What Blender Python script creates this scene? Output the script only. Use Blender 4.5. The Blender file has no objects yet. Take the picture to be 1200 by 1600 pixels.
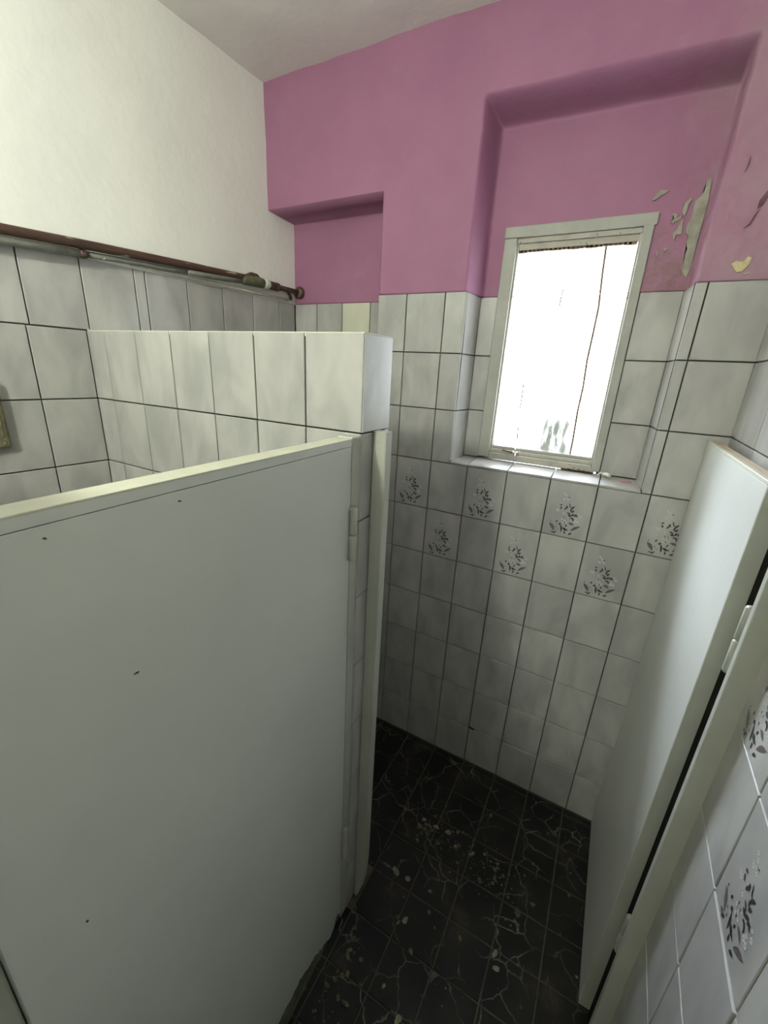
import bpy, bmesh, math, random
from mathutils import Matrix, Vector, noise

random.seed(7)
scene = bpy.context.scene
COL = scene.collection

# ------------------------------------------------------------------ camera
cam_d = bpy.data.cameras.new('camera')
cam = bpy.data.objects.new('camera', cam_d)
COL.objects.link(cam)
cam_d.sensor_fit = 'VERTICAL'
cam_d.sensor_height = 24.0
cam_d.lens = 643.444 / 1600.0 * 24.0
cam_d.clip_start = 0.02
_R = Vector((0.873737, 0.483798, 0.050227))
_U = Vector((-0.199404, 0.262096, 0.944216))
_F = Vector((-0.443646, 0.835012, -0.325474))
m = Matrix.Identity(4)
for i in range(3):
    m[i][0] = _R[i]; m[i][1] = _U[i]; m[i][2] = -_F[i]
m[0][3], m[1][3], m[2][3] = 0.75116, -1.50336, 1.72221
cam.matrix_world = m
scene.camera = cam

# ------------------------------------------------------------------ world, light levels
world = bpy.data.worlds.new('World')
scene.world = world
world.use_nodes = True
world.node_tree.nodes['Background'].inputs[0].default_value = (0.62, 0.72, 0.85, 1)
world.node_tree.nodes['Background'].inputs[1].default_value = 1.0
WINDOW_GLOW = 12.0            # daylight coming through the frosted window in the back wall
WINDOW_TINT = (0.90, 0.97, 1.0)
LAMP_GLOW = 285.0            # globe lamp under the ceiling behind the viewer
LAMP_TINT = (0.96, 1.0, 0.84)
sun_d = bpy.data.lights.new('hazy_sun', 'SUN')
sun_d.energy = 50.0
sun_d.angle = math.radians(40)
sun_d.color = (0.80, 0.89, 1.0)
sun = bpy.data.objects.new('hazy_sun', sun_d)
COL.objects.link(sun)
sun.location = (-1.5, 3.5, 5.0)
sun.rotation_euler = Vector((0.47, -1.06, -0.70)).to_track_quat('-Z', 'Y').to_euler()
scene.view_settings.view_transform = 'Standard'
scene.view_settings.look = 'None'
scene.view_settings.gamma = 1.0
scene.view_settings.use_curve_mapping = False
scene.view_settings.exposure = 0.0


# ------------------------------------------------------------------ helpers
def link(o, parent=None):
    COL.objects.link(o)
    if parent is not None:
        o.parent = parent
    return o


def tag(o, label=None, category=None, group=None, kind=None):
    if label: o['label'] = label
    if category: o['category'] = category
    if group: o['group'] = group
    if kind: o['kind'] = kind
    return o


def mesh_obj(name, me, mat, parent=None, mw=None):
    o = bpy.data.objects.new(name, me)
    if mat is not None and not me.materials:
        me.materials.append(mat)
    link(o, parent)
    if mw is not None:
        o.matrix_local = mw
    return o


def empty(name, loc, rz=0.0):
    o = bpy.data.objects.new(name, None)
    o.empty_display_size = 0.05
    link(o)
    o.location = loc
    o.rotation_euler = (0, 0, rz)
    return o


def bm_box(bm, x0, x1, y0, y1, z0, z1, bevel=0.0, seg=2):
    vs = [bm.verts.new((x, y, z)) for x in (x0, x1) for y in (y0, y1) for z in (z0, z1)]
    idx = [(0, 1, 3, 2), (4, 6, 7, 5), (0, 4, 5, 1), (2, 3, 7, 6), (0, 2, 6, 4), (1, 5, 7, 3)]
    fs = [bm.faces.new([vs[i] for i in f]) for f in idx]
    if bevel > 0:
        es = list({e for f in fs for e in f.edges})
        bmesh.ops.bevel(bm, geom=es, offset=bevel, segments=seg, profile=0.5, affect='EDGES')


def bm_prism(bm, pts, z0, z1):
    """plan polygon (x,y) counter-clockwise, extruded from z0 to z1"""
    a = [bm.verts.new((x, y, z0)) for x, y in pts]
    b = [bm.verts.new((x, y, z1)) for x, y in pts]
    n = len(pts)
    bm.faces.new(list(reversed(a)))
    bm.faces.new(b)
    for i in range(n):
        j = (i + 1) % n
        bm.faces.new((a[i], a[j], b[j], b[i]))


def bm_done(bm, name, smooth=False):
    bmesh.ops.recalc_face_normals(bm, faces=bm.faces)
    me = bpy.data.meshes.new(name)
    bm.to_mesh(me)
    bm.free()
    if smooth:
        for p in me.polygons:
            p.use_smooth = True
    return me


def box_obj(name, dims, mat, parent=None, bevel=0.0, seg=2):
    bm = bmesh.new()
    bm_box(bm, *dims, bevel=bevel, seg=seg)
    return mesh_obj(name, bm_done(bm, name), mat, parent)


def bm_tube(bm, pts, rad, n=14, caps=True):
    """tube along points; rad is a number or a list of radii"""
    pts = [Vector(p) for p in pts]
    rings = []
    for i, p in enumerate(pts):
        if i == 0: t = pts[1] - p
        elif i == len(pts) - 1: t = p - pts[i - 1]
        else: t = pts[i + 1] - pts[i - 1]
        t.normalize()
        up = Vector((0, 0, 1)) if abs(t.z) < 0.9 else Vector((1, 0, 0))
        a = t.cross(up).normalized()
        b = a.cross(t).normalized()
        r = rad[i] if isinstance(rad, (list, tuple)) else rad
        rings.append([bm.verts.new(p + (a * math.cos(2 * math.pi * k / n) + b * math.sin(2 * math.pi * k / n)) * r) for k in range(n)])
    for r0, r1 in zip(rings, rings[1:]):
        for k in range(n):
            bm.faces.new((r0[k], r0[(k + 1) % n], r1[(k + 1) % n], r1[k]))
    if caps:
        bm.faces.new(rings[0]); bm.faces.new(list(reversed(rings[-1])))


def tube_obj(name, pts, rad, mat, parent=None, n=14):
    bm = bmesh.new()
    bm_tube(bm, pts, rad, n)
    return mesh_obj(name, bm_done(bm, name, True), mat, parent)


# ------------------------------------------------------------------ materials
def new_mat(name):
    mt = bpy.data.materials.new(name)
    mt.use_nodes = True
    nt = mt.node_tree
    return mt, nt, nt.nodes['Principled BSDF']


def N(nt, kind, **kw):
    n = nt.nodes.new(kind)
    for k, v in kw.items():
        if k == 'inputs':
            for a, b in v.items(): n.inputs[a].default_value = b
        else:
            setattr(n, k, v)
    return n


def ramp(nt, src, stops):
    r = N(nt, 'ShaderNodeValToRGB')
    el = r.color_ramp.elements
    while len(el) < len(stops): el.new(0.5)
    for e, (p, c) in zip(el, stops):
        e.position = p
        e.color = (*c, 1) if len(c) == 3 else c
    nt.links.new(src, r.inputs[0])
    return r


def noisy(name, c1, c2, scale=4.0, rough=0.5, detail=4.0, bump=0.0, bump_scale=60.0, coords='pos', spec=0.5,
          spots=None, spot_scale=90.0, spot_lo=0.68, stretch=(1, 1, 1)):
    mt, nt, b = new_mat(name)
    L = nt.links
    if coords == 'pos':
        co = N(nt, 'ShaderNodeNewGeometry').outputs['Position']
    else:
        co = N(nt, 'ShaderNodeTexCoord').outputs['Object']
    mp = N(nt, 'ShaderNodeMapping')
    mp.inputs['Scale'].default_value = stretch
    L.new(co, mp.inputs[0])
    n1 = N(nt, 'ShaderNodeTexNoise', inputs={'Scale': scale, 'Detail': detail, 'Roughness': 0.6})
    L.new(mp.outputs[0], n1.inputs['Vector'])
    r = ramp(nt, n1.outputs[0], [(0.3, c1), (0.7, c2)])
    col = r.outputs[0]
    if spots is not None:
        n2 = N(nt, 'ShaderNodeTexNoise', inputs={'Scale': spot_scale, 'Detail': 3.0})
        L.new(mp.outputs[0], n2.inputs['Vector'])
        rr = ramp(nt, n2.outputs[0], [(spot_lo, (0, 0, 0)), (spot_lo + 0.04, (1, 1, 1))])
        mx = N(nt, 'ShaderNodeMix', data_type='RGBA')
        L.new(rr.outputs[0], mx.inputs[0])
        L.new(col, mx.inputs[6])
        mx.inputs[7].default_value = (*spots, 1)
        col = mx.outputs[2]
    L.new(col, b.inputs['Base Color'])
    b.inputs['Roughness'].default_value = rough
    b.inputs['Specular IOR Level'].default_value = spec
    if bump > 0:
        n3 = N(nt, 'ShaderNodeTexNoise', inputs={'Scale': bump_scale, 'Detail': 3.0})
        L.new(mp.outputs[0], n3.inputs['Vector'])
        bp = N(nt, 'ShaderNodeBump', inputs={'Strength': bump, 'Distance': 0.004})
        L.new(n3.outputs[0], bp.inputs['Height'])
        L.new(bp.outputs[0], b.inputs['Normal'])
    return mt


def tile_material(name, c1, c2, vary=0.06, rough=0.28):
    mt, nt, b = new_mat(name)
    L = nt.links
    pos = N(nt, 'ShaderNodeNewGeometry').outputs['Position']
    info = N(nt, 'ShaderNodeObjectInfo')
    add = N(nt, 'ShaderNodeVectorMath', operation='ADD')
    mul = N(nt, 'ShaderNodeMath', operation='MULTIPLY', inputs={1: 37.0})
    L.new(info.outputs['Random'], mul.inputs[0])
    stz = N(nt, 'ShaderNodeMapping'); stz.inputs['Scale'].default_value = (1.25, 1.25, 0.6)
    L.new(pos, stz.inputs[0])
    L.new(stz.outputs[0], add.inputs[0]); L.new(mul.outputs[0], add.inputs[1])
    n1 = N(nt, 'ShaderNodeTexNoise', inputs={'Scale': 10.0, 'Detail': 5.0, 'Roughness': 0.5, 'Distortion': 0.4})
    L.new(add.outputs[0], n1.inputs['Vector'])
    r = ramp(nt, n1.outputs[0], [(0.34, c1), (0.66, c2)])
    hsv = N(nt, 'ShaderNodeHueSaturation')
    mr = N(nt, 'ShaderNodeMapRange', inputs={'To Min': 1.0 - vary, 'To Max': 1.0 + vary * 0.6})
    L.new(info.outputs['Random'], mr.inputs[0])
    L.new(mr.outputs[0], hsv.inputs['Value'])
    L.new(r.outputs[0], hsv.inputs['Color'])
    L.new(hsv.outputs[0], b.inputs['Base Color'])
    b.inputs['Roughness'].default_value = rough
    n2 = N(nt, 'ShaderNodeTexNoise', inputs={'Scale': 14.0, 'Detail': 2.0})
    L.new(add.outputs[0], n2.inputs['Vector'])
    bp = N(nt, 'ShaderNodeBump', inputs={'Strength': 0.12, 'Distance': 0.003})
    L.new(n2.outputs[0], bp.inputs['Height'])
    L.new(bp.outputs[0], b.inputs['Normal'])
    return mt


def flat(name, c, rough=0.5, metal=0.0, spec=0.5):
    mt, nt, b = new_mat(name)
    b.inputs['Base Color'].default_value = (*c, 1)
    b.inputs['Roughness'].default_value = rough
    b.inputs['Metallic'].default_value = metal
    b.inputs['Specular IOR Level'].default_value = spec
    return mt


M = {}
M['tile'] = tile_material('grey_glazed_tile', (0.325, 0.322, 0.315), (0.445, 0.44, 0.425), 0.05)
M['tile_cream'] = tile_material('cream_glazed_tile', (0.52, 0.53, 0.42), (0.60, 0.60, 0.50), 0.03)
M['mortar'] = noisy('dark_joint_mortar', (0.055, 0.05, 0.042), (0.11, 0.10, 0.085), 30, 0.95, bump=0.3)
def damp_purple():
    mt = noisy('purple_wall_paint', (0.285, 0.122, 0.21), (0.335, 0.152, 0.25), 2.5, 0.62, 5, bump=0.25, bump_scale=45, spec=0.3)
    nt = mt.node_tree; L = nt.links; b = nt.nodes['Principled BSDF']
    src = b.inputs['Base Color'].links[0].from_socket
    pos = N(nt, 'ShaderNodeNewGeometry').outputs['Position']
    sep = N(nt, 'ShaderNodeSeparateXYZ'); L.new(pos, sep.inputs[0])
    mr = N(nt, 'ShaderNodeMapRange', inputs={'From Min': 0.60, 'From Max': 1.0, 'To Min': -0.28, 'To Max': 0.22}); L.new(sep.outputs['X'], mr.inputs[0])
    n1 = N(nt, 'ShaderNodeTexNoise', inputs={'Scale': 6.0, 'Detail': 6.0, 'Roughness': 0.6}); L.new(pos, n1.inputs['Vector'])
    ad = N(nt, 'ShaderNodeMath', operation='ADD', use_clamp=True); L.new(mr.outputs[0], ad.inputs[0]); L.new(n1.outputs[0], ad.inputs[1])
    rr = ramp(nt, ad.outputs[0], [(0.32, (0, 0, 0)), (0.75, (1, 1, 1))])
    mx = N(nt, 'ShaderNodeMix', data_type='RGBA'); L.new(rr.outputs[0], mx.inputs[0]); L.new(src, mx.inputs[6])
    mx.inputs[7].default_value = (0.33, 0.205, 0.26, 1)
    # brownish damp stains low beside the window
    mz = N(nt, 'ShaderNodeMapRange', inputs={'From Min': 2.28, 'From Max': 2.02, 'To Min': -0.30, 'To Max': 0.10}); L.new(sep.outputs['Z'], mz.inputs[0])
    dxx = N(nt, 'ShaderNodeMath', operation='SUBTRACT', inputs={1: 0.795}); L.new(sep.outputs['X'], dxx.inputs[0])
    dab = N(nt, 'ShaderNodeMath', operation='ABSOLUTE'); L.new(dxx.outputs[0], dab.inputs[0])
    mx2 = N(nt, 'ShaderNodeMapRange', inputs={'From Min': 0.12, 'From Max': 0.05, 'To Min': -0.35, 'To Max': 0.03}); L.new(dab.outputs[0], mx2.inputs[0])
    n2 = N(nt, 'ShaderNodeTexNoise', inputs={'Scale': 24.0, 'Detail': 6.0, 'Roughness': 0.7}); L.new(pos, n2.inputs['Vector'])
    a2 = N(nt, 'ShaderNodeMath', operation='ADD'); L.new(mz.outputs[0], a2.inputs[0]); L.new(n2.outputs[0], a2.inputs[1])
    a3 = N(nt, 'ShaderNodeMath', operation='ADD', use_clamp=True); L.new(a2.outputs[0], a3.inputs[0]); L.new(mx2.outputs[0], a3.inputs[1])
    r3 = ramp(nt, a3.outputs[0], [(0.46, (0, 0, 0)), (0.66, (0.6, 0.6, 0.6))])
    m3 = N(nt, 'ShaderNodeMix', data_type='RGBA'); L.new(r3.outputs[0], m3.inputs[0]); L.new(mx.outputs[2], m3.inputs[6])
    m3.inputs[7].default_value = (0.20, 0.115, 0.11, 1)
    L.new(m3.outputs[2], b.inputs['Base Color'])
    return mt


M['purple'] = damp_purple()
M['white'] = noisy('white_wall_paint', (0.80, 0.80, 0.755), (0.87, 0.87, 0.83), 2.0, 0.75, 5, bump=0.35, bump_scale=35, spec=0.25)
M['ceiling'] = noisy('ceiling_paint', (0.80, 0.785, 0.76), (0.85, 0.835, 0.815), 2.0, 0.85, 5, bump=0.3, bump_scale=30, spec=0.2)
M['door'] = noisy('grey_door_paint', (0.50, 0.515, 0.485), (0.55, 0.565, 0.535), 3.0, 0.42, 5, bump=0.08, bump_scale=70,
                  spots=(0.27, 0.28, 0.25), spot_scale=60, spot_lo=0.80)
M['post'] = noisy('grey_green_frame_paint', (0.36, 0.37, 0.325), (0.42, 0.43, 0.38), 6.0, 0.45, 5, bump=0.15, bump_scale=60,
                  spots=(0.24, 0.23, 0.18), spot_scale=40, spot_lo=0.74)
M['edge_and_lit_top'] = noisy('yellowish_edge_and_lit_top', (0.43, 0.43, 0.35), (0.52, 0.52, 0.43), 14, 0.5, 4, bump=0.2)  # door edge strip; also the lamplit tone painted on the closed door's top
M['raw_wood'] = noisy('bare_chipboard_edge', (0.42, 0.32, 0.23), (0.52, 0.43, 0.33), 16, 0.8, 5, bump=0.3,
                      spots=(0.22, 0.12, 0.06), spot_scale=35, spot_lo=0.70)
M['dark_gap'] = noisy('dark_gap_shade_and_chip', (0.008, 0.007, 0.006), (0.018, 0.015, 0.012), 20, 0.95, spec=0.1)  # near-black for the painted hinge-gap shade and the chipped tile corner
M['rust'] = noisy('rusty_brown_pipe', (0.035, 0.018, 0.012), (0.095, 0.045, 0.027), 26, 0.6, 6, bump=0.4, bump_scale=160,
                  spots=(0.34, 0.29, 0.24), spot_scale=60, spot_lo=0.66, stretch=(1, 0.25, 1))
M['grey_pipe'] = noisy('grey_painted_pipe', (0.13, 0.135, 0.115), (0.22, 0.225, 0.195), 24, 0.5, 5, bump=0.2,
                       spots=(0.68, 0.66, 0.60), spot_scale=60, spot_lo=0.70)
M['brass'] = noisy('tarnished_brass', (0.07, 0.075, 0.035), (0.17, 0.17, 0.10), 50, 0.5, 5, bump=0.3)
M['ptfe'] = noisy('white_thread_tape', (0.55, 0.54, 0.47), (0.70, 0.69, 0.62), 60, 0.7)
M['iron'] = noisy('dark_iron_fitting', (0.035, 0.022, 0.018), (0.10, 0.055, 0.04), 60, 0.5, bump=0.3,
                  spots=(0.5, 0.48, 0.44), spot_scale=110, spot_lo=0.72)
M['frame'] = noisy('window_frame_paint', (0.30, 0.30, 0.27), (0.37, 0.37, 0.34), 12, 0.55, 5, bump=0.2,
                   spots=(0.25, 0.20, 0.14), spot_scale=45, spot_lo=0.73)
M['sash'] = noisy('grimy_sash_paint', (0.32, 0.30, 0.26), (0.42, 0.40, 0.35), 22, 0.6, 5, bump=0.3,
                  spots=(0.17, 0.12, 0.08), spot_scale=50, spot_lo=0.66)
M['grime'] = noisy('brown_grime', (0.10, 0.07, 0.045), (0.24, 0.18, 0.12), 60, 0.95, bump=0.5)
M['peeled'] = noisy('bare_grey_plaster', (0.25, 0.25, 0.20), (0.42, 0.41, 0.35), 22, 0.95, 6, bump=0.6, bump_scale=90,
                    spots=(0.20, 0.17, 0.13), spot_scale=70, spot_lo=0.68)
M['yellow_plaster'] = noisy('yellow_bare_plaster', (0.40, 0.33, 0.17), (0.58, 0.52, 0.33), 60, 0.95, bump=0.5)
M['crack'] = noisy('dark_crack', (0.10, 0.045, 0.06), (0.18, 0.08, 0.10), 60, 0.95)
M['leaf_dark'] = flat('printed_dark_leaf', (0.045, 0.045, 0.047), 0.35)
M['leaf_mauve'] = flat('printed_mauve_leaf', (0.13, 0.105, 0.105), 0.35)
M['flower_white'] = flat('printed_white_flower', (0.56, 0.56, 0.54), 0.35)
M['chip'] = noisy('pale_plaster_chip', (0.13, 0.125, 0.09), (0.24, 0.235, 0.18), 60, 0.95, bump=0.4)
M['rubble'] = noisy('dusty_rubble', (0.035, 0.033, 0.018), (0.17, 0.16, 0.10), 70, 0.95, bump=0.4)
M['rot'] = noisy('rotted_board', (0.045, 0.042, 0.03), (0.17, 0.16, 0.12), 22, 0.95, 6, bump=0.6, bump_scale=60)
M['scuff'] = flat('dark_scuff', (0.05, 0.05, 0.05), 0.8)
M['red'] = flat('faded_red_plastic', (0.55, 0.20, 0.22), 0.5)
M['white_plastic'] = flat('yellowed_white_plastic', (0.72, 0.70, 0.62), 0.4)
M['metal'] = flat('dull_steel', (0.55, 0.54, 0.52), 0.35, 1.0)
M['rusty_plate'] = noisy('rust_stained_metal', (0.03, 0.025, 0.014), (0.20, 0.20, 0.12), 24, 0.8, 6, bump=0.6, bump_scale=70,
                         spots=(0.50, 0.42, 0.26), spot_scale=50, spot_lo=0.62)
M['dark_rim'] = noisy('corroded_rim', (0.045, 0.04, 0.022), (0.12, 0.10, 0.055), 60, 0.8, bump=0.4)
M['floor_slab'] = noisy('dark_floor_joint', (0.04, 0.037, 0.028), (0.085, 0.078, 0.058), 25, 0.9, bump=0.4)


def floor_tile_material():
    mt, nt, b = new_mat('dark_veined_floor_tile')
    L = nt.links
    pos = N(nt, 'ShaderNodeNewGeometry').outputs['Position']
    nz = N(nt, 'ShaderNodeTexNoise', inputs={'Scale': 14.0, 'Detail': 3.0})
    L.new(pos, nz.inputs['Vector'])
    sub = N(nt, 'ShaderNodeVectorMath', operation='SUBTRACT'); sub.inputs[1].default_value = (0.5, 0.5, 0.5)
    L.new(nz.outputs['Color'], sub.inputs[0])
    sc = N(nt, 'ShaderNodeVectorMath', operation='SCALE'); sc.inputs['Scale'].default_value = 0.07
    L.new(sub.outputs[0], sc.inputs[0])
    ad = N(nt, 'ShaderNodeVectorMath', operation='ADD')
    L.new(pos, ad.inputs[0]); L.new(sc.outputs[0], ad.inputs[1])
    vo = N(nt, 'ShaderNodeTexVoronoi', feature='DISTANCE_TO_EDGE', inputs={'Scale': 9.5})
    L.new(ad.outputs[0], vo.inputs['Vector'])
    vein = ramp(nt, vo.outputs['Distance'], [(0.0, (1, 1, 1)), (0.022, (0, 0, 0))])
    # veins fade in and out
    fade = N(nt, 'ShaderNodeTexNoise', inputs={'Scale': 7.0, 'Detail': 2.0})
    L.new(pos, fade.inputs['Vector'])
    fr = ramp(nt, fade.outputs[0], [(0.44, (0, 0, 0)), (0.66, (1, 1, 1))])
    mu = N(nt, 'ShaderNodeMath', operation='MULTIPLY')
    L.new(vein.outputs[0], mu.inputs[0]); L.new(fr.outputs[0], mu.inputs[1])
    grime = N(nt, 'ShaderNodeTexNoise', inputs={'Scale': 6.0, 'Detail': 6.0, 'Roughness': 0.65})
    L.new(pos, grime.inputs['Vector'])
    base = ramp(nt, grime.outputs[0], [(0.40, (0.006, 0.006, 0.007)), (0.58, (0.014, 0.013, 0.011)), (0.75, (0.045, 0.041, 0.03))])
    mx = N(nt, 'ShaderNodeMix', data_type='RGBA')
    L.new(mu.outputs[0], mx.inputs[0]); L.new(base.outputs[0], mx.inputs[6])
    mx.inputs[7].default_value = (0.16, 0.155, 0.125, 1)
    L.new(mx.outputs[2], b.inputs['Base Color'])
    b.inputs['Roughness'].default_value = 0.55
    b.inputs['Specular IOR Level'].default_value = 0.25
    bp = N(nt, 'ShaderNodeBump', inputs={'Strength': 0.4, 'Distance': 0.004})
    L.new(grime.outputs[0], bp.inputs['Height']); L.new(bp.outputs[0], b.inputs['Normal'])
    return mt


M['floor_tile'] = floor_tile_material()


def pane_material(name, tint, glow, dirt=True):
    """frosted, grimy sheet lit through by the daylight outside"""
    mt, nt, b = new_mat(name)
    L = nt.links
    b.inputs['Base Color'].default_value = (0.75, 0.75, 0.72, 1)
    b.inputs['Roughness'].default_value = 0.35
    b.inputs['Emission Color'].default_value = (*tint, 1)
    b.inputs['Emission Strength'].default_value = glow
    if dirt:
        pos = N(nt, 'ShaderNodeNewGeometry').outputs['Position']
        mp = N(nt, 'ShaderNodeMapping'); mp.inputs['Scale'].default_value = (26, 26, 6)
        L.new(pos, mp.inputs[0])
        n1 = N(nt, 'ShaderNodeTexNoise', inputs={'Scale': 1.0, 'Detail': 6.0, 'Roughness': 0.7})
        L.new(mp.outputs[0], n1.inputs['Vector'])
        # streaks of grime, thickest along the bottom rail and in one patch low on the sheet
        sep = N(nt, 'ShaderNodeSeparateXYZ'); L.new(pos, sep.inputs[0])
        low = N(nt, 'ShaderNodeMapRange', inputs={'From Min': 1.655, 'From Max': 1.55, 'To Min': 0.0, 'To Max': 1.0})
        L.new(sep.outputs['Z'], low.inputs[0])
        dx = N(nt, 'ShaderNodeMath', operation='SUBTRACT', inputs={1: 0.572}); L.new(sep.outputs['X'], dx.inputs[0])
        ab = N(nt, 'ShaderNodeMath', operation='ABSOLUTE'); L.new(dx.outputs[0], ab.inputs[0])
        side = N(nt, 'ShaderNodeMapRange', inputs={'From Min': 0.062, 'From Max': 0.035, 'To Min': 0.0, 'To Max': 1.0})
        L.new(ab.outputs[0], side.inputs[0])
        mm = N(nt, 'ShaderNodeMath', operation='MULTIPLY'); L.new(low.outputs[0], mm.inputs[0]); L.new(side.outputs[0], mm.inputs[1])
        st = N(nt, 'ShaderNodeMapRange', inputs={'From Min': 0.40, 'From Max': 0.56, 'To Min': 0.0, 'To Max': 0.9})
        L.new(n1.outputs[0], st.inputs[0])
        foot = N(nt, 'ShaderNodeMapRange', inputs={'From Min': 1.53, 'From Max': 1.455, 'To Min': 0.0, 'To Max': 0.85}); L.new(sep.outputs['Z'], foot.inputs[0])
        mxm = N(nt, 'ShaderNodeMath', operation='MAXIMUM'); L.new(mm.outputs[0], mxm.inputs[0]); L.new(foot.outputs[0], mxm.inputs[1])
        m2 = N(nt, 'ShaderNodeMath', operation='MULTIPLY'); L.new(mxm.outputs[0], m2.inputs[0]); L.new(st.outputs[0], m2.inputs[1])
        inv = N(nt, 'ShaderNodeMath', operation='SUBTRACT', use_clamp=True, inputs={0: 1.0}); L.new(m2.outputs[0], inv.inputs[1])
        pw = N(nt, 'ShaderNodeMath', operation='POWER', inputs={1: 4.0}); L.new(inv.outputs[0], pw.inputs[0])
        sc = N(nt, 'ShaderNodeMapRange', inputs={'To Min': 0.12, 'To Max': glow}); L.new(pw.outputs[0], sc.inputs[0])
        L.new(sc.outputs[0], b.inputs['Emission Strength'])
    if dirt:
        tr = N(nt, 'ShaderNodeBsdfTransparent')
        mxs = N(nt, 'ShaderNodeMixShader')
        fac = N(nt, 'ShaderNodeMapRange', inputs={'To Min': 0.3, 'To Max': 0.97}); L.new(m2.outputs[0], fac.inputs[0]); L.new(fac.outputs[0], mxs.inputs[0])
        bc = ramp(nt, m2.outputs[0], [(0.0, (0.75, 0.75, 0.72)), (0.7, (0.30, 0.31, 0.27))]); L.new(bc.outputs[0], b.inputs['Base Color'])
        out = nt.nodes['Material Output']
        L.new(tr.outputs[0], mxs.inputs[1]); L.new(b.outputs[0], mxs.inputs[2])
        L.new(mxs.outputs[0], out.inputs['Surface'])
    return mt


M['pane'] = pane_material('backlit_frosted_sheet', WINDOW_TINT, WINDOW_GLOW)
M['globe'] = pane_material('lit_lamp_globe', LAMP_TINT, LAMP_GLOW, False)

# ------------------------------------------------------------------ room measures (metres)
TH = 0.199                      # tile height (courses line up round the room)
TW = 0.150                      # tile width
TOP = 10 * TH                   # top of the tiling
CEIL = 2.722
REAR = -3.60


def LX(y): return -0.697 + 0.049 * (y + 0.755)     # left wall runs slightly out of square
def RX(y): return 1.050 + 0.0227 * y               # right wall too
LROT = math.pi / 2 - math.atan(0.049)
RROT = math.atan2(-1, -0.0227)
T = 0.007                       # tile thickness

# ------------------------------------------------------------------ tiles
_tile_cache = {}


def tile_mesh(w, h, mat, thick=T):
    key = (round(w, 3), round(h, 3), mat.name, thick)
    if key in _tile_cache:
        return _tile_cache[key]
    c = 0.0012
    bm = bmesh.new()
    a = [bm.verts.new(p) for p in ((-w/2, 0, -h/2), (w/2, 0, -h/2), (w/2, 0, h/2), (-w/2, 0, h/2))]
    b = [bm.verts.new(p) for p in ((-w/2, -thick + c, -h/2), (w/2, -thick + c, -h/2), (w/2, -thick + c, h/2), (-w/2, -thick + c, h/2))]
    d = [bm.verts.new(p) for p in ((-w/2 + c, -thick, -h/2 + c), (w/2 - c, -thick, -h/2 + c), (w/2 - c, -thick, h/2 - c), (-w/2 + c, -thick, h/2 - c))]
    bm.faces.new(d); bm.faces.new(list(reversed(a)))
    for r0, r1 in ((a, b), (b, d)):
        for i in range(4):
            j = (i + 1) % 4
            bm.faces.new((r0[i], r0[j], r1[j], r1[i]))
    me = bm_done(bm, 'tile')
    me.materials.append(mat)
    _tile_cache[key] = me
    return me


DARK = [(0.297, 0.574, 0.357, 0.591, 0.019), (0.32, 0.554, 0.341, 0.503, 0.022), (0.44, 0.588, 0.474, 0.562, 0.017), (0.416, 0.499, 0.465, 0.561, 0.019), (0.488, 0.541, 0.435, 0.572, 0.017), (0.493, 0.635, 0.523, 0.585, 0.013), (0.548, 0.558, 0.509, 0.606, 0.015), (0.548, 0.52, 0.628, 0.601, 0.024), (0.557, 0.482, 0.567, 0.553, 0.02), (0.578, 0.47, 0.629, 0.524, 0.026), (0.479, 0.462, 0.568, 0.437, 0.02), (0.508, 0.42, 0.586, 0.401, 0.03), (0.584, 0.409, 0.645, 0.457, 0.026), (0.639, 0.41, 0.708, 0.459, 0.022), (0.66, 0.436, 0.728, 0.416, 0.019), (0.591, 0.379, 0.655, 0.342, 0.017), (0.637, 0.378, 0.643, 0.316, 0.017), (0.569, 0.359, 0.627, 0.384, 0.017), (0.456, 0.751, 0.468, 0.738, 0.022), (0.419, 0.367, 0.438, 0.366, 0.022), (0.485, 0.361, 0.503, 0.364, 0.02), (0.459, 0.278, 0.478, 0.281, 0.026), (0.306, 0.293, 0.278, 0.249, 0.02), (0.39, 0.251, 0.349, 0.212, 0.028), (0.397, 0.224, 0.431, 0.078, 0.024), (0.455, 0.174, 0.533, 0.123, 0.03), (0.464, 0.139, 0.59, 0.138, 0.02), (0.506, 0.194, 0.536, 0.243, 0.017), (0.506, 0.118, 0.511, 0.055, 0.02), (0.598, 0.059, 0.681, 0.099, 0.024), (0.263, 0.025, 0.33, 0.084, 0.02), (0.202, 0.059, 0.273, 0.051, 0.017), (0.15, 0.257, 0.167, 0.25, 0.019), (0.335, 0.127, 0.354, 0.123, 0.015), (0.287, 0.17, 0.312, 0.158, 0.013)]
MAUVE = [(0.139, 0.223, 0.273, 0.084, 0.056), (0.628, 0.134, 0.827, 0.25, 0.048), (0.553, 0.278, 0.682, 0.248, 0.044)]
WHITE = [(0.354, 0.797, 0.024), (0.397, 0.768, 0.026), (0.371, 0.688, 0.026), (0.459, 0.698, 0.022), (0.415, 0.718, 0.02), (0.349, 0.705, 0.017), (0.273, 0.477, 0.031), (0.237, 0.487, 0.02), (0.412, 0.436, 0.022), (0.401, 0.324, 0.022), (0.465, 0.308, 0.024), (0.513, 0.284, 0.022), (0.432, 0.271, 0.022), (0.512, 0.366, 0.02), (0.693, 0.324, 0.031), (0.751, 0.323, 0.031), (0.785, 0.422, 0.028), (0.743, 0.465, 0.02), (0.708, 0.366, 0.022)]


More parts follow.
